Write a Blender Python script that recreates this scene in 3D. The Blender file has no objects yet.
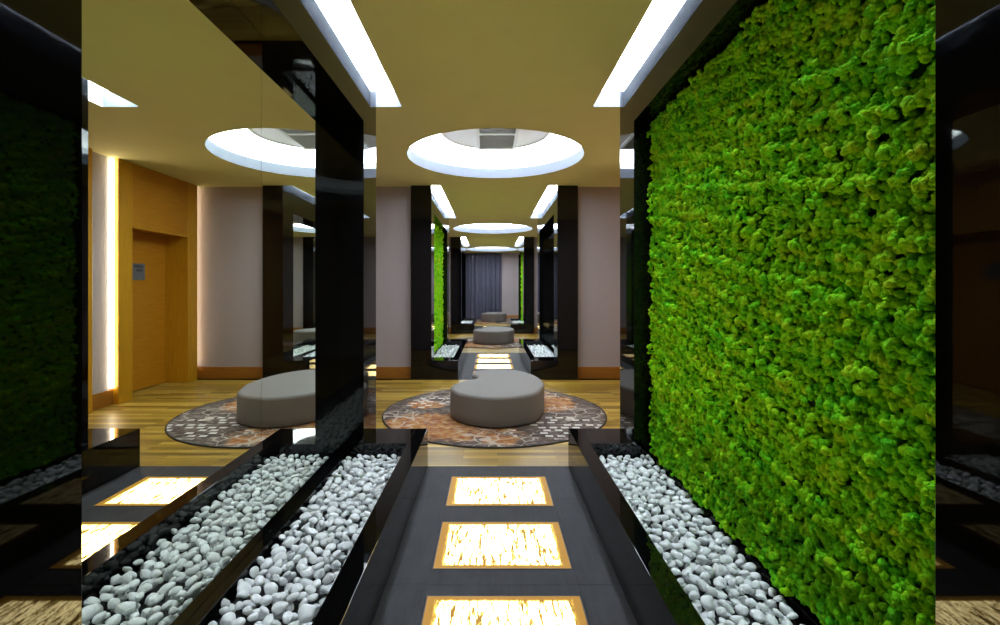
import bpy, bmesh, math, random
import numpy as np
from mathutils import Vector, Matrix, Euler

random.seed(7)
rng = np.random.default_rng(11)
scene = bpy.context.scene
COL = scene.collection
PI = math.pi

# ------------------------------------------------------------------ numbers (metres)
CEIL = 2.75          # ceiling
LIP = 2.875          # top of the ceiling board round the openings
PITCH = 6.0          # first portal to second
PY = {-1: -6.0, 0: 0.0, 1: 6.0, 2: 12.7}   # where each portal starts
HE = {-1: -0.77, 0: 5.23, 1: 11.55, 2: 17.65}  # centre of the round opening in the hall after it
P0, P1 = 0.645, 3.43  # a portal, front to back
R0, R1 = 0.98, 3.096  # its recess
XA = 0.89            # granite face towards the passage
XB = 1.18            # granite outer side
XM = 1.06            # moss backing plane
XMIR = 1.05         # mirror plane
XO = 1.06            # outer edge of the slots past the granite
XC = 0.5127          # planter kerb towards the passage
KERB = 0.088
HK = 0.275           # kerb height
HEAD = 2.40          # underside of the header
GTOP = 2.907         # granite goes on above the ceiling line
SLOT = 0.765         # inner edge of the ceiling slots
SEND = 3.76          # far end of the slots
HX = 2.105            # hall side walls
EC, ER = 5.23, 0.967  # round ceiling opening

# ------------------------------------------------------------------ node helpers
def new_mat(name):
    m = bpy.data.materials.new(name)
    m.use_nodes = True
    nt = m.node_tree
    b = nt.nodes['Principled BSDF']
    return m, nt, b

def N(nt, t, **kw):
    n = nt.nodes.new(t)
    for k, v in kw.items():
        if k in n.inputs:
            n.inputs[k].default_value = v
        else:
            setattr(n, k, v)
    return n

def L(nt, a, b):
    nt.links.new(a, b)

def ramp(nt, fac, stops, interp='LINEAR'):
    r = nt.nodes.new('ShaderNodeValToRGB')
    r.color_ramp.interpolation = interp
    e = r.color_ramp.elements
    while len(e) < len(stops):
        e.new(0.5)
    for i, (p, c) in enumerate(stops):
        e[i].position = p
        e[i].color = (c[0], c[1], c[2], 1) if hasattr(c, '__len__') else (c, c, c, 1)
    if fac is not None:
        L(nt, fac, r.inputs['Fac'])
    return r

def mixc(nt, fac, a, b, mode='MIX'):
    m = nt.nodes.new('ShaderNodeMix')
    m.data_type = 'RGBA'
    m.blend_type = mode
    for sock, v in ((m.inputs[0], fac), (m.inputs[6], a), (m.inputs[7], b)):
        if hasattr(v, 'links'):
            L(nt, v, sock)
        elif hasattr(v, '__len__'):
            sock.default_value = (v[0], v[1], v[2], 1)
        else:
            sock.default_value = v
    return m.outputs[2]

def math_(nt, op, a, b=None):
    m = nt.nodes.new('ShaderNodeMath')
    m.operation = op
    for i, v in enumerate((a, b)):
        if v is None:
            continue
        if hasattr(v, 'links'):
            L(nt, v, m.inputs[i])
        else:
            m.inputs[i].default_value = v
    return m.outputs[0]

def coords(nt, scale=(1, 1, 1), rot=(0, 0, 0), kind='Object'):
    tc = nt.nodes.new('ShaderNodeTexCoord')
    mp = nt.nodes.new('ShaderNodeMapping')
    mp.inputs['Scale'].default_value = scale
    mp.inputs['Rotation'].default_value = rot
    L(nt, tc.outputs[kind], mp.inputs['Vector'])
    return mp.outputs['Vector']

def noise(nt, vec, scale, detail=4, rough=0.55, dist=0.0):
    n = N(nt, 'ShaderNodeTexNoise', Scale=scale, Detail=detail, Roughness=rough, Distortion=dist)
    if vec is not None:
        L(nt, vec, n.inputs['Vector'])
    return n.outputs['Fac']

def bump(nt, b, height, strength, dist=0.01):
    n = N(nt, 'ShaderNodeBump', Strength=strength, Distance=dist)
    L(nt, height, n.inputs['Height'])
    L(nt, n.outputs['Normal'], b.inputs['Normal'])

# ------------------------------------------------------------------ materials
def mat_plain(name, col, rough=0.6, nscale=0, namt=0.06, bmp=0.0, spec=0.5):
    m, nt, b = new_mat(name)
    b.inputs['Roughness'].default_value = rough
    b.inputs['Specular IOR Level'].default_value = spec
    if nscale:
        v = coords(nt)
        f = noise(nt, v, nscale)
        lo = [c * (1 - namt) for c in col]
        hi = [min(1, c * (1 + namt)) for c in col]
        r = ramp(nt, f, [(0.3, lo), (0.7, hi)])
        L(nt, r.outputs['Color'], b.inputs['Base Color'])
        if bmp:
            bump(nt, b, f, bmp, 0.003)
    else:
        b.inputs['Base Color'].default_value = (*col, 1)
    return m

def mat_granite():
    m, nt, b = new_mat('black_granite')
    v = coords(nt)
    f = noise(nt, v, 420, 2, 0.5)
    r = ramp(nt, f, [(0.64, (0.0022, 0.0022, 0.0026)), (0.8, (0.012, 0.013, 0.015))])
    L(nt, r.outputs['Color'], b.inputs['Base Color'])
    b.inputs['Roughness'].default_value = 0.025
    b.inputs['IOR'].default_value = 1.43
    return m

def mat_mirror():
    m, nt, b = new_mat('mirror_silver')
    b.inputs['Base Color'].default_value = (0.80, 0.84, 0.76, 1)
    b.inputs['Metallic'].default_value = 1.0
    b.inputs['Roughness'].default_value = 0.0
    return m

def mat_wood(name, lo, hi, axis='z', rough=0.4, band=0.0):
    m, nt, b = new_mat(name)
    sc = {'z': (14, 14, 0.9), 'y': (14, 0.9, 14), 'x': (0.9, 14, 14)}[axis]
    v = coords(nt, sc)
    f = noise(nt, v, 5.0, 6, 0.6, 0.4)
    f2 = noise(nt, v, 24.0, 3, 0.6)
    mixf = math_(nt, 'ADD', math_(nt, 'MULTIPLY', f, 0.7), math_(nt, 'MULTIPLY', f2, 0.3))
    r = ramp(nt, mixf, [(0.3, lo), (0.7, hi)])
    L(nt, r.outputs['Color'], b.inputs['Base Color'])
    b.inputs['Roughness'].default_value = rough
    bump(nt, b, f2, 0.06, 0.002)
    return m

def mat_planks():
    m, nt, b = new_mat('oak_planks')
    v = coords(nt)
    br = N(nt, 'ShaderNodeTexBrick', Scale=1.0)
    br.offset = 0.37
    br.inputs['Color1'].default_value = (0, 0, 0, 1)
    br.inputs['Color2'].default_value = (1, 1, 1, 1)
    br.inputs['Mortar'].default_value = (0.5, 0.5, 0.5, 1)
    br.inputs['Mortar Size'].default_value = 0.0012
    br.inputs['Mortar Smooth'].default_value = 0.2
    br.inputs['Bias'].default_value = 0.0
    br.inputs['Brick Width'].default_value = 0.72
    br.inputs['Row Height'].default_value = 0.064
    L(nt, v, br.inputs['Vector'])
    # stretched grain, shifted per plank
    g = coords(nt, (1.6, 26, 1))
    gf = noise(nt, g, 3.2, 6, 0.62, 0.3)
    fine = noise(nt, coords(nt, (6, 160, 1)), 2.0, 3, 0.6)
    tone = N(nt, 'ShaderNodeSeparateColor')
    L(nt, br.outputs['Color'], tone.inputs['Color'])
    t = math_(nt, 'ADD', math_(nt, 'MULTIPLY', tone.outputs[0], 0.70), math_(nt, 'MULTIPLY', gf, 0.38))
    t = math_(nt, 'ADD', math_(nt, 'MULTIPLY', t, 0.85), math_(nt, 'MULTIPLY', fine, 0.15))
    r = ramp(nt, t, [(0.15, (0.11, 0.056, 0.006)), (0.42, (0.28, 0.165, 0.018)), (0.60, (0.42, 0.262, 0.034)), (0.88, (0.60, 0.405, 0.085))])
    c = mixc(nt, br.outputs['Fac'], r.outputs['Color'], (0.05, 0.025, 0.008))
    L(nt, c, b.inputs['Base Color'])
    b.inputs['Roughness'].default_value = 0.36
    b.inputs['Specular IOR Level'].default_value = 0.4
    bump(nt, b, math_(nt, 'SUBTRACT', 1.0, br.outputs['Fac']), 0.25, 0.002)
    return m

def mat_slate():
    m, nt, b = new_mat('slate_tile')
    v = coords(nt)
    a = noise(nt, coords(nt, (18, 1.4, 1)), 3.0, 6, 0.6, 0.5)
    c = noise(nt, v, 9, 5, 0.6)
    f = math_(nt, 'ADD', math_(nt, 'MULTIPLY', a, 0.5), math_(nt, 'MULTIPLY', c, 0.5))
    r = ramp(nt, f, [(0.3, (0.029, 0.028, 0.032)), (0.7, (0.057, 0.054, 0.060))])
    L(nt, r.outputs['Color'], b.inputs['Base Color'])
    b.inputs['Roughness'].default_value = 0.6
    b.inputs['Specular IOR Level'].default_value = 0.2
    bump(nt, b, f, 0.12, 0.004)
    return m

def mat_onyx():
    """backlit onyx: a lit lamp face with brown veins and an amber rim"""
    m, nt, b = new_mat('backlit_onyx')
    tc = nt.nodes.new('ShaderNodeTexCoord')
    sep = nt.nodes.new('ShaderNodeSeparateXYZ')
    L(nt, tc.outputs['Object'], sep.inputs[0])
    oi = nt.nodes.new('ShaderNodeObjectInfo')
    off = nt.nodes.new('ShaderNodeCombineXYZ')
    L(nt, math_(nt, 'MULTIPLY', oi.outputs['Random'], 37.0), off.inputs[2])
    mp = nt.nodes.new('ShaderNodeMapping')
    mp.inputs['Scale'].default_value = (62, 9.5, 1)
    mp.inputs['Rotation'].default_value = (0, 0, 0.05)
    L(nt, tc.outputs['Object'], mp.inputs['Vector'])
    add = N(nt, 'ShaderNodeVectorMath', operation='ADD')
    L(nt, mp.outputs[0], add.inputs[0]); L(nt, off.outputs[0], add.inputs[1])
    n1 = noise(nt, add.outputs[0], 1.0, 5, 0.66, 0.55)
    add2 = N(nt, 'ShaderNodeVectorMath', operation='ADD')
    L(nt, add.outputs[0], add2.inputs[0]); add2.inputs[1].default_value = (13.0, 5.0, 2.0)
    n2 = noise(nt, add2.outputs[0], 1.25, 4, 0.6, 0.6)
    vein = math_(nt, 'ABSOLUTE', math_(nt, 'SUBTRACT', n2, 0.5))
    thin = ramp(nt, vein, [(0.006, 0.0), (0.034, 1.0)]).outputs['Color']
    broad = ramp(nt, n1, [(0.385, 0.0), (0.47, 1.0)]).outputs['Color']
    vein_f = math_(nt, 'MULTIPLY', math_(nt, 'ADD', math_(nt, 'MULTIPLY', thin, 0.8), 0.2), broad)   # 0 in a vein
    ax = math_(nt, 'SUBTRACT', 0.318, math_(nt, 'ABSOLUTE', sep.outputs[0]))
    ay = math_(nt, 'SUBTRACT', 0.213, math_(nt, 'ABSOLUTE', sep.outputs[1]))
    edge = math_(nt, 'MINIMUM', ax, math_(nt, 'MULTIPLY', ay, 1.6))
    edge = math_(nt, 'ADD', edge, math_(nt, 'MULTIPLY', math_(nt, 'SUBTRACT', n1, 0.5), 0.03))
    ed = ramp(nt, math_(nt, 'MULTIPLY', edge, 10.0), [(0.26, 0.0), (0.50, 1.0)]).outputs['Color']
    both = math_(nt, 'MULTIPLY', vein_f, ed)
    col = ramp(nt, both, [(0.0, (0.55, 0.25, 0.018)), (0.45, (1.0, 0.62, 0.08)), (1.0, (1.0, 0.80, 0.38))])
    st = ramp(nt, both, [(0.0, 0.075), (0.4, 0.095), (0.7, 0.32), (1.0, 1.0)])
    L(nt, col.outputs['Color'], b.inputs['Emission Color'])
    L(nt, math_(nt, 'MULTIPLY', st.outputs['Color'], PANEL), b.inputs['Emission Strength'])
    b.inputs['Base Color'].default_value = (0.20, 0.12, 0.03, 1)
    b.inputs['Roughness'].default_value = 0.5
    b.inputs['Specular IOR Level'].default_value = 0.15
    return m

def mat_emit(name, col, s):
    m, nt, b = new_mat(name)
    b.inputs['Base Color'].default_value = (0.8, 0.8, 0.8, 1)
    b.inputs['Emission Color'].default_value = (*col, 1)
    b.inputs['Emission Strength'].default_value = s
    return m

def mat_moss():
    m, nt, b = new_mat('reindeer_moss')
    v = coords(nt)
    big = noise(nt, v, 3.2, 3, 0.6)
    mid = noise(nt, v, 17, 4, 0.6)
    at = nt.nodes.new('ShaderNodeAttribute')
    at.attribute_name = 'tone'
    t = math_(nt, 'ADD', math_(nt, 'MULTIPLY', big, 0.5), math_(nt, 'MULTIPLY', at.outputs['Fac'], 0.5))
    r = ramp(nt, t, [(0.25, (0.095, 0.580, 0.012)), (0.42, (0.220, 0.770, 0.008)), (0.60, (0.370, 0.800, 0.008)), (0.82, (0.530, 0.740, 0.022))])
    br = ramp(nt, mid, [(0.60, 0.0), (0.76, 1.0)]).outputs['Color']
    c = mixc(nt, math_(nt, 'MULTIPLY', br, 0.35), r.outputs['Color'], (0.36, 0.34, 0.02))
    L(nt, c, b.inputs['Base Color'])
    b.inputs['Roughness'].default_value = 0.9
    b.inputs['Specular IOR Level'].default_value = 0.15
    f = noise(nt, v, 150, 3, 0.75)
    bump(nt, b, f, 1.0, 0.010)
    return m

def mat_pebble():
    m, nt, b = new_mat('white_pebble')
    v = coords(nt)
    oi = nt.nodes.new('ShaderNodeObjectInfo')
    f = noise(nt, v, 26, 4, 0.55)
    r = ramp(nt, f, [(0.3, (0.72, 0.74, 0.75)), (0.62, (0.86, 0.88, 0.89)), (0.8, (0.80, 0.80, 0.77))])
    tone = ramp(nt, oi.outputs['Random'], [(0.0, 0.86), (0.6, 1.0), (1.0, 1.0)])
    c = mixc(nt, 1.0, r.outputs['Color'], tone.outputs['Color'], 'MULTIPLY')
    L(nt, c, b.inputs['Base Color'])
    b.inputs['Roughness'].default_value = 0.5
    b.inputs['Specular IOR Level'].default_value = 0.35
    bump(nt, b, noise(nt, v, 120, 2), 0.06, 0.002)
    return m

def mat_rug():
    m, nt, b = new_mat('patterned_carpet')
    v = coords(nt)
    base = ramp(nt, noise(nt, v, 5.5, 4, 0.6), [(0.3, (0.050, 0.036, 0.031)), (0.7, (0.125, 0.094, 0.082))]).outputs['Color']
    def blob(cx, cy, rx, ry):
        """soft patch of the design round (cx, cy) with a ragged outline, 0..1"""
        mp = nt.nodes.new('ShaderNodeMapping')
        mp.inputs['Location'].default_value = (-cx / rx, -cy / ry, 0)
        mp.inputs['Scale'].default_value = (1 / rx, 1 / ry, 1)
        L(nt, v, mp.inputs['Vector'])
        ln = N(nt, 'ShaderNodeVectorMath', operation='LENGTH')
        L(nt, mp.outputs[0], ln.inputs[0])
        d = math_(nt, 'ADD', ln.outputs['Value'], math_(nt, 'MULTIPLY', math_(nt, 'SUBTRACT', nr, 0.5), 1.5))
        return ramp(nt, d, [(0.75, 1.0), (1.0, 0.0)]).outputs['Color']
    nr = noise(nt, v, 4.5, 4, 0.6)
    def union(*a):
        o = a[0]
        for q in a[1:]: o = math_(nt, 'MAXIMUM', o, q)
        return o
    # rust and amber clouds
    orange = ramp(nt, noise(nt, v, 11, 5, 0.68), [(0.3, (0.12, 0.035, 0.014)), (0.45, (0.38, 0.125, 0.026)), (0.58, (0.52, 0.26, 0.070)), (0.70, (0.55, 0.43, 0.30))]).outputs['Color']
    om = union(blob(-0.50, -0.55, 0.78, 0.50), blob(0.62, 0.30, 0.30, 0.42), blob(0.05, -0.95, 0.20, 0.16), blob(-0.75, 0.25, 0.22, 0.20), blob(0.2, 0.85, 0.5, 0.2))
    c = mixc(nt, math_(nt, 'MULTIPLY', om, math_(nt, 'ADD', 0.35, math_(nt, 'MULTIPLY', noise(nt, v, 14, 4, 0.7), 0.75))), base, orange)
    # pale streaks woven through the ground
    st = noise(nt, coords(nt, (1.0, 4.0, 1)), 9, 5, 0.7, 1.2)
    sm = math_(nt, 'MULTIPLY', ramp(nt, st, [(0.53, 0.0), (0.60, 1.0)]).outputs['Color'], 0.62)
    c = mixc(nt, sm, c, (0.40, 0.33, 0.27))
    # pale outlines: net of curves
    vo = N(nt, 'ShaderNodeTexVoronoi', Scale=6.5, feature='DISTANCE_TO_EDGE')
    wv = N(nt, 'ShaderNodeVectorMath', operation='ADD')
    nz = N(nt, 'ShaderNodeTexNoise', Scale=3.0, Detail=2.0)
    L(nt, v, nz.inputs['Vector'])
    sc = N(nt, 'ShaderNodeVectorMath', operation='SCALE'); sc.inputs['Scale'].default_value = 0.25
    L(nt, nz.outputs['Color'], sc.inputs[0]); L(nt, v, wv.inputs[0]); L(nt, sc.outputs[0], wv.inputs[1])
    L(nt, wv.outputs[0], vo.inputs['Vector'])
    line = ramp(nt, vo.outputs['Distance'], [(0.030, 1.0), (0.055, 0.0)]).outputs['Color']
    lm = math_(nt, 'MULTIPLY', line, union(blob(0.0, -0.9, 0.4, 0.3), blob(-0.95, -0.3, 0.3, 0.4), blob(0.8, -0.1, 0.35, 0.4), blob(-0.5, 0.6, 0.4, 0.4), blob(0.5, 0.7, 0.4, 0.3)))
    c = mixc(nt, math_(nt, 'MULTIPLY', lm, 0.75), c, (0.50, 0.43, 0.36))
    # pale dashes in rows
    br = N(nt, 'ShaderNodeTexBrick', Scale=1.0)
    br.offset = 0.35
    br.inputs['Color1'].default_value = (0, 0, 0, 1); br.inputs['Color2'].default_value = (1, 1, 1, 1)
    br.inputs['Mortar'].default_value = (0, 0, 0, 1)
    br.inputs['Mortar Size'].default_value = 0.019
    br.inputs['Brick Width'].default_value = 0.105
    br.inputs['Row Height'].default_value = 0.082
    L(nt, v, br.inputs['Vector'])
    s_ = N(nt, 'ShaderNodeSeparateColor'); L(nt, br.outputs['Color'], s_.inputs[0])
    on = ramp(nt, s_.outputs[0], [(0.0, 0.0), (0.56, 1.0)], 'CONSTANT').outputs['Color']
    dm = math_(nt, 'MULTIPLY', on, union(blob(0.62, -0.52, 0.45, 0.46), blob(-0.62, 0.30, 0.46, 0.36), blob(0.4, -0.8, 0.3, 0.2)))
    c = mixc(nt, math_(nt, 'MULTIPLY', dm, 0.9), c, (0.62, 0.58, 0.52))
    L(nt, c, b.inputs['Base Color'])
    b.inputs['Roughness'].default_value = 0.95
    b.inputs['Specular IOR Level'].default_value = 0.1
    bump(nt, b, noise(nt, v, 260, 2), 0.35, 0.003)
    return m

PANEL = 7.5
COVE = (0.80, 0.90, 1.0)
M = dict(
    granite=mat_granite(), mirror=mat_mirror(), planks=mat_planks(), slate=mat_slate(), onyx=mat_onyx(),
    moss=mat_moss(), pebble=mat_pebble(), rug=mat_rug(),
    ceiling=mat_plain('olive_beige_paint', (0.61, 0.575, 0.28), 0.8, 3, 0.02, 0, 0.2),
    plaster=mat_plain('white_plaster', (0.82, 0.83, 0.84), 0.8, 0),
    wall=mat_plain('mauve_grey_wallcovering', (0.385, 0.335, 0.34), 0.8, 40, 0.03, 0.05, 0.2),
    skirting=mat_wood('amber_oak_skirting', (0.24, 0.085, 0.008), (0.40, 0.155, 0.018), 'x', 0.4),
    wood=mat_wood('oak_veneer', (0.46, 0.21, 0.004), (0.66, 0.32, 0.008), 'z', 0.5),
    wood_h=mat_wood('oak_veneer_cross', (0.44, 0.175, 0.004), (0.62, 0.26, 0.008), 'y', 0.5),
    leather=mat_plain('taupe_leather', (0.20, 0.184, 0.170), 0.6, 90, 0.03, 0.05, 0.25),
    plinth=mat_plain('dark_plinth', (0.015, 0.013, 0.012), 0.5),
    binding=mat_plain('dark_binding', (0.02, 0.014, 0.010), 0.8, 60, 0.2),
    curtain=mat_plain('slate_curtain', (0.105, 0.105, 0.150), 0.85, 30, 0.06, 0.05, 0.2),
    vent=mat_plain('pale_grey_metal', (0.68, 0.69, 0.66), 0.5, 0),
    ventdark=mat_plain('vent_duct', (0.30, 0.31, 0.29), 0.7, 0),
    soil=mat_plain('dark_planter_base', (0.01, 0.01, 0.011), 0.8, 0),
    felt=mat_plain('dark_green_backing', (0.06, 0.16, 0.012), 0.95, 0),
    steel=mat_plain('brushed_steel', (0.16, 0.165, 0.18), 0.45, 0),
    ink=mat_plain('dark_sign_ink', (0.03, 0.03, 0.035), 0.6, 0),
    rim=mat_plain('bronze_rim', (0.10, 0.06, 0.03), 0.4, 0),
    cove_led=mat_emit('cool_led', COVE, 9.0),
    slot_led=mat_emit('cool_slot_led', COVE, 31.0),
    dim_cove_led=mat_emit('dim_cool_led', COVE, 0.35),
    lip=mat_plain('shade_toned_lip', (0.15, 0.165, 0.195), 0.8, 0, spec=0.15),  # edges of the ceiling openings: their shade is darkened into the base colour
    warm_led=mat_emit('white_led_strip', (1.0, 0.86, 0.66), 15.0),
    dim_led=mat_emit('soft_led_strip', (1.0, 0.80, 0.55), 5.0),
)

# ------------------------------------------------------------------ mesh helpers
class MB:
    def __init__(self):
        self.v, self.f, self.mi = [], [], []
    def add(self, vs, fs, mi=0):
        o = len(self.v)
        self.v += [tuple(p) for p in vs]
        self.f += [tuple(i + o for i in q) for q in fs]
        self.mi += [mi] * len(fs)
        return self
    def box(self, x0, x1, y0, y1, z0, z1, mi=0):
        if x0 > x1: x0, x1 = x1, x0
        if y0 > y1: y0, y1 = y1, y0
        vs = [(x0, y0, z0), (x1, y0, z0), (x1, y1, z0), (x0, y1, z0), (x0, y0, z1), (x1, y0, z1), (x1, y1, z1), (x0, y1, z1)]
        fs = [(3, 2, 1, 0), (4, 5, 6, 7), (0, 1, 5, 4), (1, 2, 6, 5), (2, 3, 7, 6), (3, 0, 4, 7)]
        return self.add(vs, fs, mi)
    def quad(self, a, b, c, d, mi=0):
        return self.add([a, b, c, d], [(0, 1, 2, 3)], mi)
    def rect_z(self, x0, x1, y0, y1, z, mi=0, up=True):
        if x0 > x1: x0, x1 = x1, x0
        p = [(x0, y0, z), (x1, y0, z), (x1, y1, z), (x0, y1, z)]
        if not up: p.reverse()
        return self.quad(*p, mi=mi)
    def build(self, name, mats, parent=None, loc=(0, 0, 0), smooth=False, bevel=0.0, seg=2):
        me = bpy.data.meshes.new(name)
        lx, ly, lz = loc
        me.from_pydata([(x - lx, y - ly, z - lz) for x, y, z in self.v], [], self.f)
        if not isinstance(mats, (list, tuple)): mats = [mats]
        for m in mats: me.materials.append(m)
        me.polygons.foreach_set('material_index', self.mi)
        me.update()
        return link(name, me, parent, loc, smooth, bevel, seg)

def link(name, me, parent=None, loc=(0, 0, 0), smooth=False, bevel=0.0, seg=2):
    o = bpy.data.objects.new(name, me)
    COL.objects.link(o)
    if parent is not None:
        o.parent = parent
        pl = Vector(parent.location)
        if parent.parent is not None:
            pl += Vector(parent.parent.location)
        o.location = Vector(loc) - pl
    else:
        o.location = loc
    if smooth:
        me.polygons.foreach_set('use_smooth', [True] * len(me.polygons))
    if bevel:
        md = o.modifiers.new('bevel', 'BEVEL')
        md.width = bevel; md.segments = seg; md.limit_method = 'ANGLE'
    return o

def tag(o, label=None, cat=None, group=None, kind=None):
    if label: o['label'] = label
    if cat: o['category'] = cat
    if group: o['group'] = group
    if kind: o['kind'] = kind
    return o

def thing(name, loc, label, cat, group=None):
    o = bpy.data.objects.new(name, None)
    o.empty_display_size = 0.1
    COL.objects.link(o)
    o.location = loc
    return tag(o, label, cat, group)

def tube_pts(pts, r, n=8, closed=False):
    """verts and faces of a tube along pts (lies in a horizontal plane or straight)"""
    vs, fs = [], []
    k = len(pts)
    for i, p in enumerate(pts):
        a = Vector(pts[(i - 1) % k] if closed or i > 0 else p)
        b = Vector(pts[(i + 1) % k] if closed or i < k - 1 else p)
        t = (b - a).normalized()
        up = Vector((0, 0, 1)) if abs(t.z) < 0.9 else Vector((1, 0, 0))
        s = t.cross(up).normalized(); u = s.cross(t)
        for j in range(n):
            an = 2 * PI * j / n
            vs.append(tuple(Vector(p) + s * (r * math.cos(an)) + u * (r * math.sin(an))))
    for i in range(k if closed else k - 1):
        for j in range(n):
            fs.append((i * n + j, i * n + (j + 1) % n, ((i + 1) % k) * n + (j + 1) % n, ((i + 1) % k) * n + j))
    if not closed:
        fs.append(tuple(reversed(range(n)))); fs.append(tuple(range((k - 1) * n, k * n)))
    return vs, fs

def lathe_outline(outline, levels):
    """closed prism with rounded rim: outline(inset) -> list of xy ; levels = [(inset, z)] bottom to top; caps both ends"""
    vs, fs = [], []
    n = None
    for ins, z in levels:
        pts = outline(ins)
        n = len(pts)
        vs += [(x, y, z) for x, y in pts]
    for k in range(len(levels) - 1):
        for i in range(n):
            j = (i + 1) % n
            fs.append((k * n + i, k * n + j, (k + 1) * n + j, (k + 1) * n + i))
    fs.append(tuple(reversed(range(n))))
    fs.append(tuple(range((len(levels) - 1) * n, len(levels) * n)))
    return vs, fs

# ------------------------------------------------------------------ floor
END = 19.45
BACK = -2.67
b = MB()
for y0, y1 in ((BACK - 0.1, P0), (P1, P0 + PY[1]), (P1 + PY[1], P0 + PY[2]), (P1 + PY[2], END + 0.1)):
    b.box(-2.6, 2.6, y0, y1, -0.05, 0.0)
tag(b.build('floor', M['planks']), 'golden brown oak plank floor of the halls', 'floor', kind='structure')
# slate tiles in each passage, with open joints
b = MB()
for k in range(3):
    Y = PY[k]
    ys = [P0, 1.21, 2.06, 2.91, P1]
    for i in range(4):
        for x0, x1 in ((-XC, -0.33), (-0.33, 0.33), (0.33, XC)):
            b.box(x0 + 0.0008, x1 - 0.0008, Y + ys[i] + 0.0008, Y + ys[i + 1] - 0.0008, -0.04, 0.0)
    b.box(-XC, XC, Y + P0, Y + P1, -0.05, -0.004)
    # floor under the granite
    b.box(-XB, -XC, Y + P0, Y + P1, -0.05, -0.001); b.box(XC, XB, Y + P0, Y + P1, -0.05, -0.001)
tag(b.build('floor', M['slate']), 'dark slate tiled floor of the passages', 'floor', kind='structure')

# ------------------------------------------------------------------ ceiling with slots, round openings and coves
b = MB()
def down(x0, x1, y0, y1, z=CEIL, mi=0): b.rect_z(x0, x1, y0, y1, z, mi, up=False)
XW = 2.6
for k in range(3):
    Y = PY[k]
    down(-SLOT, SLOT, Y + P0, Y + SEND)
    for s in (-1, 1):
        down(s * XO, s * XW, Y + P1, Y + SEND)
        down(s * XB, s * XW, Y + P1 - 0.15, Y + P1); down(s * XO, s * XB, Y + P1, Y + P1 + 0.0)
        down(s * XB, s * XW, Y + P0, Y + P0 + 0.15)
        # slot: lips (shade put into their colour), ledge and cove (white plaster)
        xi, xo, xc = s * SLOT, s * XA, s * 0.50
        y0, y1 = Y + P0, Y + SEND
        c0, c1 = y0 - 0.17, y1 + 0.16
        T = 3.13
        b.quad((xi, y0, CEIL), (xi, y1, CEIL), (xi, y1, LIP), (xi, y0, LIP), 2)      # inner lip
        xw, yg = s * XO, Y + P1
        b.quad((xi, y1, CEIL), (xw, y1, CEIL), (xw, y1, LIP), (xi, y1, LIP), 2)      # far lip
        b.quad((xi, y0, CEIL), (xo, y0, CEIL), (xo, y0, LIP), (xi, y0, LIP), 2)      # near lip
        b.rect_z(xc, xi, c0, c1, LIP, 1)                                             # ledge
        b.rect_z(xi, xw, y1, c1, LIP, 1); b.rect_z(xi, xo, c0, y0, LIP, 1)
        b.rect_z(xc, xo, c0, yg, T, 1, up=False); b.rect_z(xc, xw, yg, c1, T, 1, up=False)   # cove top
        b.quad((xc, c0, LIP), (xc, c1, LIP), (xc, c1, T), (xc, c0, T), 1)
        b.quad((xc, c0, LIP), (xo, c0, LIP), (xo, c0, T), (xc, c0, T), 1)
        b.quad((xc, c1, LIP), (xw, c1, LIP), (xw, c1, T), (xc, c1, T), 1)
        b.quad((xo, y0, GTOP), (xo, yg, GTOP), (xo, yg, T), (xo, y0, T), 1)          # plaster above the granite
        b.quad((xo, yg, GTOP), (xw, yg, GTOP), (xw, yg, T), (xo, yg, T), 1)
        b.quad((xw, yg, CEIL), (xw, c1, CEIL), (xw, c1, T), (xw, yg, T), 1)
        b.quad((xo, c0, LIP), (xo, y0, LIP), (xo, y0, T), (xo, c0, T), 1)
for k in range(-1, 3):
    Y = PY[k]
    c = HE[k]
    ys, ye = (Y + SEND, PY.get(k + 1, 0) + P0)
    if k == -1: ys = BACK - 0.1
    if k == 2: ye = END + 0.1
    down(-XW, XW, ys, c - 1.0)
    down(-XW, XW, c + 1.0, ye)
    for s in (-1, 1): down(s * 1.0, s * XW, c - 1.0, c + 1.0)
    n = 96
    RC, T = 1.27, 3.03
    for i in range(n):
        a0, a1 = 2 * PI * i / n, 2 * PI * (i + 1) / n
        def sq(a):
            m = max(abs(math.cos(a)), abs(math.sin(a)))
            return (math.cos(a) / m, c + math.sin(a) / m)
        def ci(a, r): return (r * math.cos(a), c + r * math.sin(a))
        (p, q), (r_, t_) = ci(a0, ER), ci(a1, ER)
        (u, v_), (w, x_) = sq(a0), sq(a1)
        b.quad((p, q, CEIL), (r_, t_, CEIL), (w, x_, CEIL), (u, v_, CEIL), 0)
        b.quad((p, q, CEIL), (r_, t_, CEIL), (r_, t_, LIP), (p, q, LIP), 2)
        (e, f), (g, h) = ci(a0, RC), ci(a1, RC)
        b.quad((p, q, LIP), (r_, t_, LIP), (g, h, LIP), (e, f, LIP), 1)
        b.quad((e, f, LIP), (g, h, LIP), (g, h, T), (e, f, T), 1)
        b.add([(0, c, T), (e, f, T), (g, h, T)], [(0, 1, 2)], 1)
tag(b.build('ceiling', [M['ceiling'], M['plaster'], M['lip']]), 'olive beige ceiling with round and slot shaped lit openings', 'ceiling', kind='structure')

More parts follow.
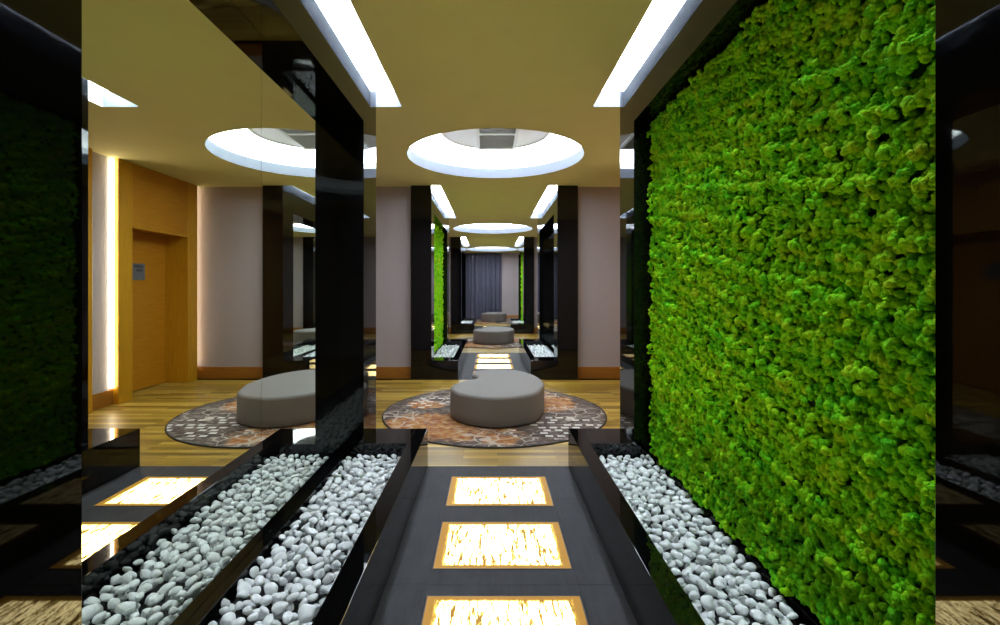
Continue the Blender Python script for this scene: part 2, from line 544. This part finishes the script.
where = ['over the nearest ottoman', 'over the second ottoman', 'over the farthest ottoman']
ord3 = ['nearest', 'second', 'farthest']
for k in range(-1, 3):
    c = HE[k]
    b = MB()
    n = 96
    for i in range(n):
        a0, a1 = 2 * PI * i / n, 2 * PI * (i + 1) / n
        z1, z0 = 3.026, 3.018
        P = [(r * math.cos(a), c + r * math.sin(a)) for a in (a0, a1) for r in (0.60, 1.262)]
        (ax, ay), (bx_, by), (cx, cy), (dx, dy) = P
        b.quad((ax, ay, z0), (cx, cy, z0), (dx, dy, z0), (bx_, by, z0))
        b.quad((ax, ay, z1), (bx_, by, z1), (dx, dy, z1), (cx, cy, z1), 1)
        b.quad((ax, ay, z0), (ax, ay, z1), (cx, cy, z1), (cx, cy, z0), 1)
        b.quad((bx_, by, z0), (dx, dy, z0), (dx, dy, z1), (bx_, by, z1), 1)
    o = b.build('cove_light', [M['cove_led'] if k >= 0 else M['dim_cove_led'], M['plaster']])
    tag(o, 'glowing white ring panel up inside the round ceiling opening ' + (where[k] if k >= 0 else 'above the camera spot'), 'ceiling light', 'glowing ring panels in the round ceiling openings')
for k in range(3):
    for s in (-1, 1):
        b = MB()
        x0, x1, y0, y1 = s * 0.51, s * 0.875, PY[k] + P0 - 0.15, PY[k] + SEND + 0.14
        b.box(x0, x1, y0, y1, 3.112, 3.124, 1)
        b.rect_z(x0, x1, y0, y1, 3.1115, 0, up=False)
        o = b.build('cove_light', [M['slot_led'], M['plaster']])
        tag(o, 'long glowing white panel up inside the %s ceiling slot of the %s passage' % ('left' if s < 0 else 'right', ord3[k]), 'ceiling light', 'glowing panels in the ceiling slots')

# air vent in the nearest round opening
T = 3.03
v = thing('air_vent', (0.02, EC, T), 'pale grey slatted air vent in the round opening over the nearest ottoman', 'vent')
b = MB()
hw, hl = 0.20, 0.52
for x0, x1, y0, y1 in ((-hw - 0.035, -hw, -hl - 0.03, hl + 0.03), (hw, hw + 0.035, -hl - 0.03, hl + 0.03), (-hw, hw, -hl - 0.03, -hl), (-hw, hw, hl, hl + 0.03), (-hw, hw, -0.012, 0.012)):
    b.box(x0 + 0.02, x1 + 0.02, EC + y0, EC + y1, T - 0.03, T)
b.build('vent_frame', M['vent'], v, (0.02, EC, T), bevel=0.003)
b = MB()
for i in range(2):
    yc = EC - hl + 0.012 + (i + 0.5) * (hl)
    for j in range(12):
        y = EC - hl + i * (hl + 0.006) + 0.02 + j * 0.0415
        b.add([(-hw + 0.02, y, T - 0.022), (hw + 0.02, y, T - 0.022), (hw + 0.02, y + 0.026, T - 0.006), (-hw + 0.02, y + 0.026, T - 0.006),
               (-hw + 0.02, y + 0.003, T - 0.024), (hw + 0.02, y + 0.003, T - 0.024), (hw + 0.02, y + 0.029, T - 0.008), (-hw + 0.02, y + 0.029, T - 0.008)],
              [(0, 1, 2, 3), (7, 6, 5, 4), (0, 4, 5, 1), (1, 5, 6, 2), (2, 6, 7, 3), (3, 7, 4, 0)])
b.build('slats', M['vent'], v, (0.02, EC, T))
MB().box(-hw + 0.02, hw + 0.02, EC - hl, EC + hl, T - 0.004, T - 0.001).build('duct', M['ventdark'], v, (0.02, EC, T))

# ------------------------------------------------------------------ walls and skirtings
def struct(b, name, mat, label, **kw):
    return tag(b.build(name, mat, **kw), label, name.split('_')[0] if '_' in name else name, kind='structure')

hall = ['behind the camera', 'of the first hall', 'of the second hall', 'of the last hall']
for k in range(0, 3):
    for s, nm in ((-1, 'left'), (1, 'right')):
        # wall facing the camera beside the next portal (or the end wall), and wall facing away behind this one
        Y = PY[k]
        struct(MB().box(s * XB, s * XW, Y + P1 - 0.25, Y + P1 - 0.1, 0, CEIL), 'wall_' + nm, M['wall'], 'mauve grey wall facing away at the start %s, %s side' % (hall[k + 1], nm))
        struct(MB().box(s * XB, s * XW, Y + P0 + 0.1, Y + P0 + 0.25, 0, CEIL), 'wall_' + nm, M['wall'], 'mauve grey wall beside the %s black portal, %s side' % (ord3[k], nm))
        b = MB().box(s * (XB + 0.001), s * XW, Y + P0 + 0.085, Y + P0 + 0.1, 0, 0.17)
        struct(b, 'baseboard_' + nm, M['skirting'], 'amber wood baseboard beside the %s black portal, %s side' % (ord3[k], nm), bevel=0.003)
b = MB().box(-XW, XW, END, END + 0.1, 0, CEIL)
struct(b, 'wall_back', M['wall'], 'pale grey end wall beside the curtain')
struct(MB().box(0.42, XW, END - 0.016, END, 0, 0.17), 'baseboard_back', M['skirting'], 'amber wood baseboard along the end wall', bevel=0.003)
struct(MB().box(-XW, XW, BACK - 0.1, BACK, 0, CEIL), 'wall_front', M['wall'], 'mauve grey wall behind the camera')
for k in range(-1, 3):
    Y = PY[k]
    y0 = Y + P1 - 0.1 if k >= 0 else BACK
    y1 = PY[k + 1] + P0 + 0.1 if k < 2 else END
    struct(MB().box(-HX - 0.12, -HX, y0, y1, 0, CEIL), 'wall_left', M['wall'], 'mauve grey left side wall ' + hall[k + 1])
    struct(MB().box(-HX, -HX + 0.015, y0, y1, 0, 0.17), 'baseboard_left', mat_wood('amber_oak_skirting_long', (0.24, 0.085, 0.008), (0.40, 0.155, 0.018), 'y', 0.4) if k == -1 else bpy.data.materials['amber_oak_skirting_long'], 'amber wood baseboard on the left side ' + hall[k + 1], bevel=0.003)
    if k != 0:
        struct(MB().box(HX, HX + 0.12, y0, y1, 0, CEIL), 'wall_right', M['wall'], 'mauve grey right side wall ' + hall[k + 1])
        struct(MB().box(HX, HX - 0.015, y0, y1, 0, 0.17), 'baseboard_right', bpy.data.materials['amber_oak_skirting_long'], 'amber wood baseboard on the right side ' + hall[k + 1], bevel=0.003)
# right side of the first hall: wood panelling, lit gap, door recess
DX = HX + 0.30
D0, D1, DH = 5.45, 6.44, 2.0
G0, G1 = 4.90, 5.245
PE = 6.655
struct(MB().box(HX + 0.075, HX + 0.195, P1 - 0.1, G1, 0, CEIL), 'wall_right', M['wall'], 'mauve grey strip of wall in the lit gap between the wood panels')
struct(MB().box(HX + 0.075, HX + 0.195, PE, 6.75, 0, CEIL), 'wall_right', M['wall'], 'mauve grey strip of wall at the corner past the wood door surround')
struct(MB().box(HX + 0.06, HX + 0.075, G0, G1, 0, 0.17), 'baseboard_right', bpy.data.materials['amber_oak_skirting_long'], 'amber wood baseboard in the lit gap between wood panels', bevel=0.003)
struct(MB().box(HX, HX + 0.075, P1 - 0.1, G0, 0, CEIL), 'trim_1', M['wood'], 'plain oak wall panel on the right side of the first hall', bevel=0.003)
b = MB()
b.box(HX, DX + 0.1, G1, D0, 0, CEIL)
b.box(HX, DX + 0.1, D1, PE, 0, CEIL)
struct(b, 'trim_2', M['wood'], 'oak door surround with an upper panel on the right side of the first hall', bevel=0.003)
tr = bpy.data.objects['trim_2']
MB().box(HX + 0.006, DX + 0.1, D0 + 0.002, D1 - 0.002, DH + 0.012, CEIL).build('upper_panel', M['wood_h'], tr)
b = MB()
b.box(HX - 0.006, HX + 0.02, D0 + 0.002, D1 + 0.03, DH - 0.005, DH + 0.012); b.box(HX - 0.006, HX + 0.02, D1 - 0.005, D1 + 0.015, 0, DH)
b.build('architrave', M['wood'], tr, bevel=0.002)
door = struct(MB().box(DX, DX + 0.05, D0 + 0.005, D1 - 0.005, 0.012, DH + 0.008), 'door_1', M['wood_h'], 'oak door set deep in the wood surround on the right', bevel=0.002)
b = MB()
vs, fs = tube_pts([(DX - 0.045, D1 - 0.09, 1.02), (DX - 0.045, D1 - 0.21, 1.02)], 0.009, 10); b.add(vs, fs)
vs, fs = tube_pts([(DX, D1 - 0.09, 1.02), (DX - 0.05, D1 - 0.09, 1.02)], 0.010, 10); b.add(vs, fs)
sg = thing('door_sign', (DX, 5.945, 1.5), 'small grey metal sign plate on the oak door', 'sign')
MB().box(DX - 0.006, DX - 0.0005, 5.83, 6.045, 1.40, 1.61).build('plate', M['steel'], sg, (DX, 5.945, 1.5), bevel=0.001)
for z, a, c_ in ((1.575, 5.865, 6.02), (1.525, 5.90, 6.01)):
    b = MB()
    b.box(DX - 0.0068, DX - 0.0062, a, c_, z - 0.0145, z - 0.0125)
    y = a
    while y < c_ - 0.012:
        w = random.uniform(0.006, 0.014)
        b.box(DX - 0.0068, DX - 0.0062, y, min(y + w, c_), z - 0.0130, z + 0.012)
        y += w + 0.005
    b.build('lettering', M['ink'], sg, (DX, 5.945, 1.5))

# upright light strips at the edges of the panelling
def wall_light(x, y, mat, label):
    t = thing('wall_light', (x, y, 0), label, 'light strip')
    vs, fs = tube_pts([(x - 0.020, y, 0.19), (x - 0.020, y, CEIL - 0.012)], 0.017, 12)
    MB().add(vs, fs).build('tube', mat, t, (x, y, 0))
    MB().box(x - 0.014, x - 0.0005, y - 0.005, y + 0.005, 0.185, CEIL - 0.005).build('channel', M['steel'], t, (x, y, 0))
wall_light(HX + 0.0745, 5.222, M['warm_led'], 'upright glowing tube in the gap beside the oak door surround')
wall_light(HX + 0.0745, 6.69, M['dim_led'], 'upright glowing tube in the corner past the oak door surround')

# ------------------------------------------------------------------ portals
XS = {-1: 'left', 1: 'right'}
def portal(k):
    Y = PY[k]
    for s in (-1, 1):
        has_mirror = (s == -1) == (k % 2 == 0)
        face = 'mirror' if has_mirror else 'moss wall'
        # frame of polished granite
        r0 = Y + (0.961 if s < 0 else 0.999); r1 = Y + R1
        g = 0.0015
        xm = XMIR if has_mirror else XM
        t = thing('granite_frame', (s * 1.03, Y + 2.04, 0), 'polished black granite frame around the %s %s' % (ord3[k] if k else 'large nearest', face), 'frame', 'black portal frames')
        loc = tuple(t.location)
        MB().box(s * XA, s * XB, Y + P0, r0, 0, GTOP).build('column', M['granite'], t, loc, bevel=0.0012)
        MB().box(s * XA, s * XB, r1, Y + P1, 0, GTOP).build('column', M['granite'], t, loc, bevel=0.0012)
        MB().box(s * XA, s * XB, r0, r1, HEAD, GTOP).build('header', M['granite'], t, loc, bevel=0.0012)
        # planter
        t = thing('planter_box', (s * 0.78, Y + 2.04, 0), 'low black granite planter of white pebbles under the %s %s' % (ord3[k] if k else 'large nearest', face), 'planter', 'black pebble planters')
        loc = tuple(t.location)
        MB().box(s * XC, s * (XC + KERB), Y + P0, Y + P1, 0, HK).build('kerb', M['granite'], t, loc, bevel=0.0016, seg=2)
        MB().box(s * (XC + KERB), s * (XA - g), r1, Y + P1, 0, HK).build('end_block', M['granite'], t, loc, bevel=0.0012)
        MB().box(s * (XC + KERB), s * (XA - g), Y + P0, r0, 0, HK).build('end_block', M['granite'], t, loc, bevel=0.0012)
        MB().box(s * BOUT, s * (xm - g), r0 + g, r1 - g, 0, 0.208).build('back_sill', M['granite'], t, loc, bevel=0.0012)
        MB().box(s * (XC + KERB), s * BOUT, r0 + g, r1 - g, 0.0, BED - 0.006).build('base', M['soil'], t, loc)
        if has_mirror:
            t = thing('wall_mirror', (s * xm, Y + 2.04, 0.0), 'tall two panel mirror on the %s side of the %s passage' % (XS[s], ord3[k]), 'mirror')
            loc = tuple(t.location)
            ym = Y + 2.04
            for a, c_ in ((r0 + g, ym - 0.001), (ym + 0.001, r1 - g)):
                MB().box(s * xm, s * (xm + 0.006), a, c_, 0.001, HEAD - g).build('mirror_panel', M['mirror'], t, loc)
            MB().box(s * (xm + 0.007), s * XB, r0 + g, r1 - g, 0.001, HEAD - g).build('backing', M['soil'], t, loc)
        else:
            moss_panel(k, s, r0, r1)

BOUT = 1.005
BED = 0.145

# ---- moss
def ico(sub):
    bm = bmesh.new()
    bmesh.ops.create_icosphere(bm, subdivisions=sub, radius=1.0)
    v = np.array([p.co[:] for p in bm.verts], dtype=np.float64)
    f = np.array([[q.index for q in p.verts] for p in bm.faces], dtype=np.int64)
    bm.free()
    return v, f

def knobby(v, n, amp, r):
    d = r.normal(size=(n, 3)); d /= np.linalg.norm(d, axis=1)[:, None]
    dist = np.arccos(np.clip(v @ d.T, -1, 1)).min(axis=1)
    R = 2.0 / math.sqrt(n)
    k = np.clip(1 - (dist / R) ** 2, 0, 1)
    return v * (1 - 0.6 * amp + amp * 1.3 * k)[:, None]

def mesh_from(name, V, F, mat, tone=None):
    me = bpy.data.meshes.new(name)
    me.vertices.add(len(V)); me.vertices.foreach_set('co', V.astype(np.float32).ravel())
    me.loops.add(F.size); me.loops.foreach_set('vertex_index', F.astype(np.int32).ravel())
    me.polygons.add(len(F))
    me.polygons.foreach_set('loop_start', np.arange(0, F.size, 3, dtype=np.int32))
    me.polygons.foreach_set('loop_total', np.full(len(F), 3, dtype=np.int32))
    me.polygons.foreach_set('use_smooth', np.ones(len(F), dtype=bool))
    if tone is not None:
        at = me.attributes.new('tone', 'FLOAT', 'POINT')
        at.data.foreach_set('value', tone.astype(np.float32))
    me.materials.append(mat)
    me.update(calc_edges=True)
    me.validate()
    return me

ICO = {n: ico(n) for n in (1, 2, 3)}

def rand_rot(r):
    q = r.normal(size=4); q /= np.linalg.norm(q)
    w, x, y, z = q
    return np.array([[1 - 2 * (y * y + z * z), 2 * (x * y - z * w), 2 * (x * z + y * w)],
                     [2 * (x * y + z * w), 1 - 2 * (x * x + z * z), 2 * (y * z - x * w)],
                     [2 * (x * z - y * w), 2 * (y * z + x * w), 1 - 2 * (x * x + y * y)]])

def relief(y, z, seed):
    """smooth lumpy height, about -1..1, several sizes"""
    r = np.random.default_rng(seed)
    h = np.zeros_like(y)
    for lam, amp, n in ((0.30, 0.30, 5), (0.12, 0.42, 9), (0.062, 0.55, 12)):
        for _ in range(n):
            a = r.uniform(0, 2 * PI); f = 2 * PI / (lam * r.uniform(0.7, 1.4))
            h += amp / math.sqrt(n) * np.sin(f * (math.cos(a) * y + math.sin(a) * z) + r.uniform(0, 2 * PI))
    return h

def moss_panel(k, s, ra, rb):
    Y = PY[k]
    r = np.random.default_rng(50 + k)
    step = 0.0115 if k == 0 else 0.03
    y0, y1, z0, z1 = ra + 0.010, rb - 0.022, 0.235, HEAD - 0.022
    g = np.mgrid[y0:y1:step, z0:z1:step]
    py = (g[0] + r.normal(size=g[0].shape) * step * 0.55).ravel().clip(y0, y1)
    pz = (g[1] + r.normal(size=g[0].shape) * step * 0.55).ravel().clip(z0, z1)
    h = relief(py, pz, 9 + k)
    tone = relief(py + 3.3, pz, 77 + k) * 0.30 + 0.5 + r.normal(size=len(py)) * 0.10
    shapes = {n: [knobby(ICO[n][0], m, a, r) for _ in range(10)] for n, m, a in ((1, 6, 0.10), (2, 16, 0.30), (3, 22, 0.24))}
    VV, FF, TT, o = [], [], [], 0
    for i in range(len(py)):
        rad = step * r.uniform(0.60, 1.10) * (1.35 if r.random() < 0.10 else 1.0)
        px = s * (1.002 - 0.021 * max(-1.3, h[i]) - r.uniform(-0.006, 0.009))
        d = py[i] - Y
        n = (2 if d < 1.5 else 1) if k == 0 else 1
        bv, bf = shapes[n][r.integers(10)], ICO[n][1]
        vv = (bv * rad) @ rand_rot(r).T + np.array([px, py[i], pz[i]])
        VV.append(vv); FF.append(bf + o); o += len(vv)
        TT.append(np.full(len(vv), tone[i]))
    V, F, Tn = np.concatenate(VV), np.concatenate(FF), np.concatenate(TT)
    V[:, 1] = V[:, 1].clip(ra + 0.003, rb - 0.003); V[:, 2] = V[:, 2].clip(0.212 if k == 0 else 0.235, HEAD - 0.003)
    t = thing('moss_panel', (s * XM, Y + 2.04, 0.24), 'tall panel of bright green cushion moss in the %s passage' % ord3[k], 'moss wall', 'green moss walls')
    loc = np.array(t.location)
    me = mesh_from('moss', V - loc, F, M['moss'], Tn)
    link('moss', me, t, tuple(loc))
    MB().box(s * 1.052, s * XB, ra + 0.0015, rb - 0.0015, 0.215, HEAD - 0.0015).build('backing_board', M['felt'], t, tuple(loc))

for k in range(3): portal(k)

# ------------------------------------------------------------------ pebbles
def pebble_shape(r, sub):
    v = ICO[sub][0].copy()
    d = r.normal(size=(7, 3)); d /= np.linalg.norm(d, axis=1)[:, None]
    a = r.uniform(-0.13, 0.13, 7)
    f = 1 + (np.exp(-((1 - v @ d.T) / 0.35)) * a).sum(axis=1)
    w = v * f[:, None]
    for _ in range(9):                                   # worn flats
        n = r.normal(size=3); n /= np.linalg.norm(n)
        h = r.uniform(0.66, 0.90)
        over = np.clip(w @ n - h, 0, None)
        w = w - 0.82 * over[:, None] * n
    return w / np.abs(w).max(axis=0)

def pack(x0, x1, y0, y1, base, target, n, r, cell=0.003, tries=14, smin=0.017, smax=0.027):
    """drop ellipsoids one by one on a height map; returns a list of (centre, rotation, radii) and how much of each shows from above"""
    nx, ny = int((x1 - x0) / cell) + 1, int((y1 - y0) / cell) + 1
    H = np.full((nx, ny), base); own = np.full((nx, ny), -1, dtype=np.int32)
    out = []
    for i in range(n):
        a = r.uniform(smin, smax) * (1.2 if r.random() < 0.12 else 1); bb = a * r.uniform(0.68, 0.95); c = a * r.uniform(0.45, 0.72)
        e = Euler((r.normal() * 0.42, r.normal() * 0.42, r.uniform(0, 2 * PI)))
        Rm = np.array(e.to_matrix())
        A = Rm @ np.diag([1 / a ** 2, 1 / bb ** 2, 1 / c ** 2]) @ Rm.T
        S = Rm @ np.diag([a * a, bb * bb, c * c]) @ Rm.T
        ex, ey = math.sqrt(S[0, 0]), math.sqrt(S[1, 1])
        wx, wy = int(ex / cell), int(ey / cell)
        gx, gy = np.meshgrid(np.arange(-wx, wx + 1) * cell, np.arange(-wy, wy + 1) * cell, indexing='ij')
        B = A[0, 2] * gx + A[1, 2] * gy
        C = A[0, 0] * gx ** 2 + 2 * A[0, 1] * gx * gy + A[1, 1] * gy ** 2 - 1
        disc = B * B - A[2, 2] * C
        ok = disc >= 0
        sq = np.sqrt(np.where(ok, disc, 0))
        lo, hi = (-B - sq) / A[2, 2], (-B + sq) / A[2, 2]
        best = None
        if nx - 2 * wx < 2 or ny - 2 * wy < 2: continue
        for _ in range(tries):
            ix, iy = r.integers(wx, nx - wx), r.integers(wy, ny - wy)
            sub = H[ix - wx:ix + wx + 1, iy - wy:iy + wy + 1]
            z = np.where(ok, sub - lo, -1).max()
            if best is None or z < best[0]: best = (z, ix, iy)
        z, ix, iy = best
        if z + hi[ok].max() > target + 0.012: continue
        sl = (slice(ix - wx, ix + wx + 1), slice(iy - wy, iy + wy + 1))
        top = np.where(ok, z + hi, -1)
        up = top > H[sl]
        H[sl] = np.where(up, top, H[sl]); own[sl] = np.where(up, len(out), own[sl])
        out.append((np.array([x0 + ix * cell, y0 + iy * cell, z]), Rm, np.array([a, bb, c])))
    shown = np.bincount(own[own >= 0].ravel(), minlength=len(out)) * cell * cell
    return out, shown

pr = np.random.default_rng(5)
shapes3 = [pebble_shape(pr, 3) for _ in range(10)]
shapes2 = [pebble_shape(pr, 2) for _ in range(6)]
peb_me = [mesh_from('pebble', v, ICO[3][1], M['pebble']) for v in shapes3]
CAM = np.array([-0.055, 0.0, 1.3])
cand = []
beds = {}
for s in (-1, 1):
    x0, x1 = XC + KERB + 0.005, BOUT - 0.004
    P, shown = pack(x0, x1, 1.006, R1 - 0.006, BED, 0.208, 2600, np.random.default_rng(3 + s), smin=0.020, smax=0.032)
    P = [(np.array([s * c[0], c[1], c[2]]), R_, d) for c, R_, d in P]
    beds[s] = P
    for i, (c, R_, d) in enumerate(P):
        q = c - CAM
        u, w = 490.5 + 470 * q[0] / q[1], 288 - 470 * q[2] / q[1]
        if -5 < u < 1005 and w < 632 and shown[i] > 2.5e-4:
            cand.append((shown[i] / (q @ q) * (q[1] / np.linalg.norm(q)), s, i))
cand.sort(reverse=True)
single = set((s, i) for _, s, i in cand[:300])
first = None
PL = {-1: ('smooth white pebble lying in the planter in front of the large mirror', 'white pebbles below the mirror'),
      1: ('smooth white pebble lying in the planter at the foot of the large moss wall', 'white pebbles below the moss wall')}
def merged(P, sel, shapes, sub, name, label):
    VV, FF, o = [], [], 0
    for i in sel:
        c, R_, d = P[i]
        vv = (shapes[i % len(shapes)] * d * 0.91) @ R_.T + c
        VV.append(vv); FF.append(ICO[sub][1] + o); o += len(vv)
    me = mesh_from(name, np.concatenate(VV), np.concatenate(FF), M['pebble'])
    return tag(link(name, me), label, 'pebbles', kind='stuff')
for s in (-1, 1):
    for i, (c, R_, d) in enumerate(beds[s]):
        if (s, i) not in single: continue
        if first is None:
            o = first = bpy.data.objects.new('pebble', peb_me[i % 10])
        else:
            o = first.copy(); o.data = peb_me[i % 10]
        COL.objects.link(o)
        o.matrix_world = Matrix.Translation(Vector(c)) @ Matrix(R_.tolist()).to_4x4() @ Matrix.Diagonal((*(d * 0.91), 1))
        tag(o, PL[s][0], 'pebble', PL[s][1])
    merged(beds[s], [i for i in range(len(beds[s])) if (s, i) not in single], shapes3, 3, 'pebbles',
           'bed of smaller and deeper white pebbles filling the planter ' + ('in front of the large mirror' if s < 0 else 'below the large moss wall'))
for k in (1, 2):
    for s in (-1, 1):
        P, _ = pack(XC + KERB + 0.006, BOUT - 0.006, 1.006, R1 - 0.008, BED, 0.206, 700 if k == 1 else 400, np.random.default_rng(30 + 2 * k + s), cell=0.004, tries=8, smin=0.024, smax=0.033)
        P = [(np.array([s * c[0], c[1] + PY[k], c[2]]), R_, d) for c, R_, d in P]
        merged(P, range(len(P)), shapes2, 2, 'pebbles', 'bed of white pebbles in the %s black planter of the %s passage' % (XS[s], ord3[k]))

# ------------------------------------------------------------------ lit floor panels
pn = ['farthest from the camera', 'second from the far end', 'third from the far end', 'closest to the camera']
for k in range(3):
    for j in range(4):
        yc = PY[k] + 3.017 - 0.627 * j
        t = thing('floor_light_panel', (0, yc, 0), 'glowing veined onyx panel set in the slate of the %s passage, %s' % (ord3[k], pn[j]), 'floor light', 'glowing onyx floor panels')
        me_loc = (0, yc, 0.0005)
        b = MB(); hx, hy, w = 0.323, 0.219, 0.004
        b.box(-hx, -hx + w, yc - hy, yc + hy, 0.0004, 0.0028); b.box(hx - w, hx, yc - hy, yc + hy, 0.0004, 0.0028)
        b.box(-hx + w, hx - w, yc - hy, yc - hy + w, 0.0004, 0.0028); b.box(-hx + w, hx - w, yc + hy - w, yc + hy, 0.0004, 0.0028)
        b.build('rim', M['rim'], t, (0, yc, 0))
        MB().box(-hx + w, hx - w, yc - hy + w, yc + hy - w, 0.0004, 0.0024).build('onyx_sheet', M['onyx'], t, (0, yc, 0))

# ------------------------------------------------------------------ ottomans and rugs
def bean_ctrl():
    # front lobe big, back lobe smaller, dent on the left
    return [(0.00, 4.285), (-0.21, 4.35), (-0.39, 4.53), (-0.462, 4.75), (-0.425, 4.95), (-0.315, 5.11), (-0.212, 5.23), (-0.218, 5.36), (-0.272, 5.50),
            (-0.245, 5.68), (-0.11, 5.80), (0.07, 5.82), (0.27, 5.73), (0.42, 5.51), (0.50, 5.22), (0.512, 4.95), (0.465, 4.72), (0.375, 4.485), (0.21, 4.35)]
def spline(pts, m):
    n = len(pts); out = []
    for i in range(n):
        p0, p1, p2, p3 = (Vector(pts[(i + d) % n]) for d in (-1, 0, 1, 2))
        for j in range(m):
            t = j / m
            out.append(0.5 * ((2 * p1) + (p2 - p0) * t + (2 * p0 - 5 * p1 + 4 * p2 - p3) * t * t + (3 * p1 - p0 - 3 * p2 + p3) * t ** 3))
    return out
def bean(inset):
    P = spline(bean_ctrl(), 6)
    n = len(P)
    out = []
    for i in range(n):
        t = (P[(i + 1) % n] - P[(i - 1) % n]).normalized()
        nrm = Vector((-t.y, t.x))
        out.append(P[i] - nrm * inset)
    return [(p.x, p.y) for p in reversed(out)] if inset is None else [(p.x, p.y) for p in out]
# orientation: list runs clockwise seen from above -> outward normal is (-t.y, t.x)
bx = [p[0] for p in bean_ctrl()]; 
OC = (0.01, 5.02)
rl = 0.032
lv = [(0.008, 0.022), (0.0, 0.034)] + [(0.0, 0.10), (0.0, 0.20)] + [(rl * (1 - math.cos(a)), 0.300 - rl + rl * math.sin(a)) for a in [PI / 2 * q / 7 for q in range(8)]] + [(0.06, 0.3012), (0.12, 0.302)]
vs, fs = lathe_outline(bean, lv)
fs = [tuple(reversed(f)) for f in fs]
ott = thing('ottoman', (OC[0], OC[1], 0.012), 'nearest kidney shaped taupe leather ottoman on the patterned rug', 'ottoman', 'taupe ottomans')
cu = MB().add(vs, fs).build('cushion', M['leather'], ott, (OC[0], OC[1], 0.012), smooth=True)
vs, fs = lathe_outline(bean, [(0.022, 0.012), (0.022, 0.026)])
fs = [tuple(reversed(f)) for f in fs]
MB().add(vs, fs).build('plinth', M['plinth'], ott, (OC[0], OC[1], 0.012))

RCX, RCY, RR = -0.015, 4.955, 1.155
def circ(inset): return [(RCX + (RR - inset) * math.cos(2 * PI * i / 128), RCY + (RR - inset) * math.sin(2 * PI * i / 128)) for i in range(128)]
rug = thing('rug', (RCX, RCY, 0), 'nearest round rug with rust, grey and pale dash pattern', 'rug', 'round patterned rugs')
vs, fs = lathe_outline(circ, [(0.014, 0.001), (0.014, 0.011)])
MB().add(vs, fs).build('pile', M['rug'], rug, (RCX, RCY, 0))
vs, fs = [], []
n = 128
prof = [(0.0141, 0.0008), (0.001, 0.0008), (0.0, 0.006), (0.003, 0.011), (0.0141, 0.0118)]
for i in range(n):
    a = 2 * PI * i / n
    for ins, z in prof: vs.append((RCX + (RR - ins) * math.cos(a), RCY + (RR - ins) * math.sin(a), z))
m_ = len(prof)
for i in range(n):
    j = (i + 1) % n
    for q in range(m_):
        w = (q + 1) % m_
        fs.append((i * m_ + q, j * m_ + q, j * m_ + w, i * m_ + w))
MB().add(vs, fs).build('binding', M['binding'], rug, (RCX, RCY, 0), smooth=True)

def copy_tree(o, dx, dy, label, sz=1.0):
    c = o.copy(); COL.objects.link(c)
    c.location = o.location + Vector((dx, dy, 0)); c['label'] = label
    c.scale = (1, 1, sz)
    for ch in o.children:
        d = ch.copy(); COL.objects.link(d); d.parent = c
    return c
copy_tree(ott, 0.0, 6.3, 'taupe leather ottoman in the second hall, middle one of the three in line', 1.06)
copy_tree(ott, 0.05, 13.25, 'smallest looking taupe ottoman, farthest away in front of the curtain', 1.12)
copy_tree(rug, 0.0, 6.3, 'round patterned rug under the middle ottoman in the second hall')
copy_tree(rug, 0.0, 13.1, 'round patterned rug under the farthest ottoman')

# ------------------------------------------------------------------ curtain on the end wall
b = MB()
n = 420
x0, x1 = -1.95, 0.41
def fold(x):
    return 0.045 * math.sin(x * 34 + 1.2 * math.sin(x * 7)) + 0.018 * math.sin(x * 71 + 2) + 0.01 * math.sin(x * 13)
rows = [0.02, 0.6, 1.3, 2.0, 2.6, CEIL - 0.012]
vs, fs = [], []
for th in (0.0, 0.008):
    for zi, z in enumerate(rows):
        for i in range(n + 1):
            x = x0 + (x1 - x0) * i / n
            vs.append((x + 0.006 * math.sin(z * 2 + x * 9) * (1 if 0 < i < n else 0), END - 0.10 + th + fold(x) * (0.8 + 0.2 * (1 - z / CEIL)), z))
st = n + 1
for i in range(n):
    for q in range(len(rows) - 1):
        a = q * st + i
        fs.append((a, a + 1, a + st + 1, a + st))
        c = a + st * len(rows)
        fs.append((c + st, c + st + 1, c + 1, c))
o = MB().add(vs, fs).build('curtain', M['curtain'], smooth=True)
tag(o, 'floor length slate grey curtain in deep folds on the end wall', 'curtain')

# ------------------------------------------------------------------ camera, world, view
cam = bpy.data.cameras.new('camera')
co = bpy.data.objects.new('camera', cam)
COL.objects.link(co)
co.location = (-0.055, 0.0, 1.3)
co.rotation_euler = (PI / 2, 0, 0)
cam.sensor_width = 36.0
cam.lens = 470 / 1000 * 36.0
cam.shift_x = 0.0095
cam.shift_y = -0.0245
cam.clip_start = 0.02
scene.camera = co

w = bpy.data.worlds.new('world')
scene.world = w
w.use_nodes = True
w.node_tree.nodes['Background'].inputs['Color'].default_value = (0.6, 0.7, 0.8, 1)
w.node_tree.nodes['Background'].inputs['Strength'].default_value = 0.0

scene.view_settings.view_transform = 'Standard'
scene.view_settings.look = 'None'
scene.view_settings.exposure = 0.3
scene.view_settings.gamma = 1.0
scene.view_settings.use_curve_mapping = False
scene.cycles.sample_clamp_indirect = 40
scene.cycles.use_guiding = True
scene.cycles.max_bounces = 16
scene.cycles.diffuse_bounces = 6
scene.cycles.glossy_bounces = 10
scene.cycles.use_denoising = True
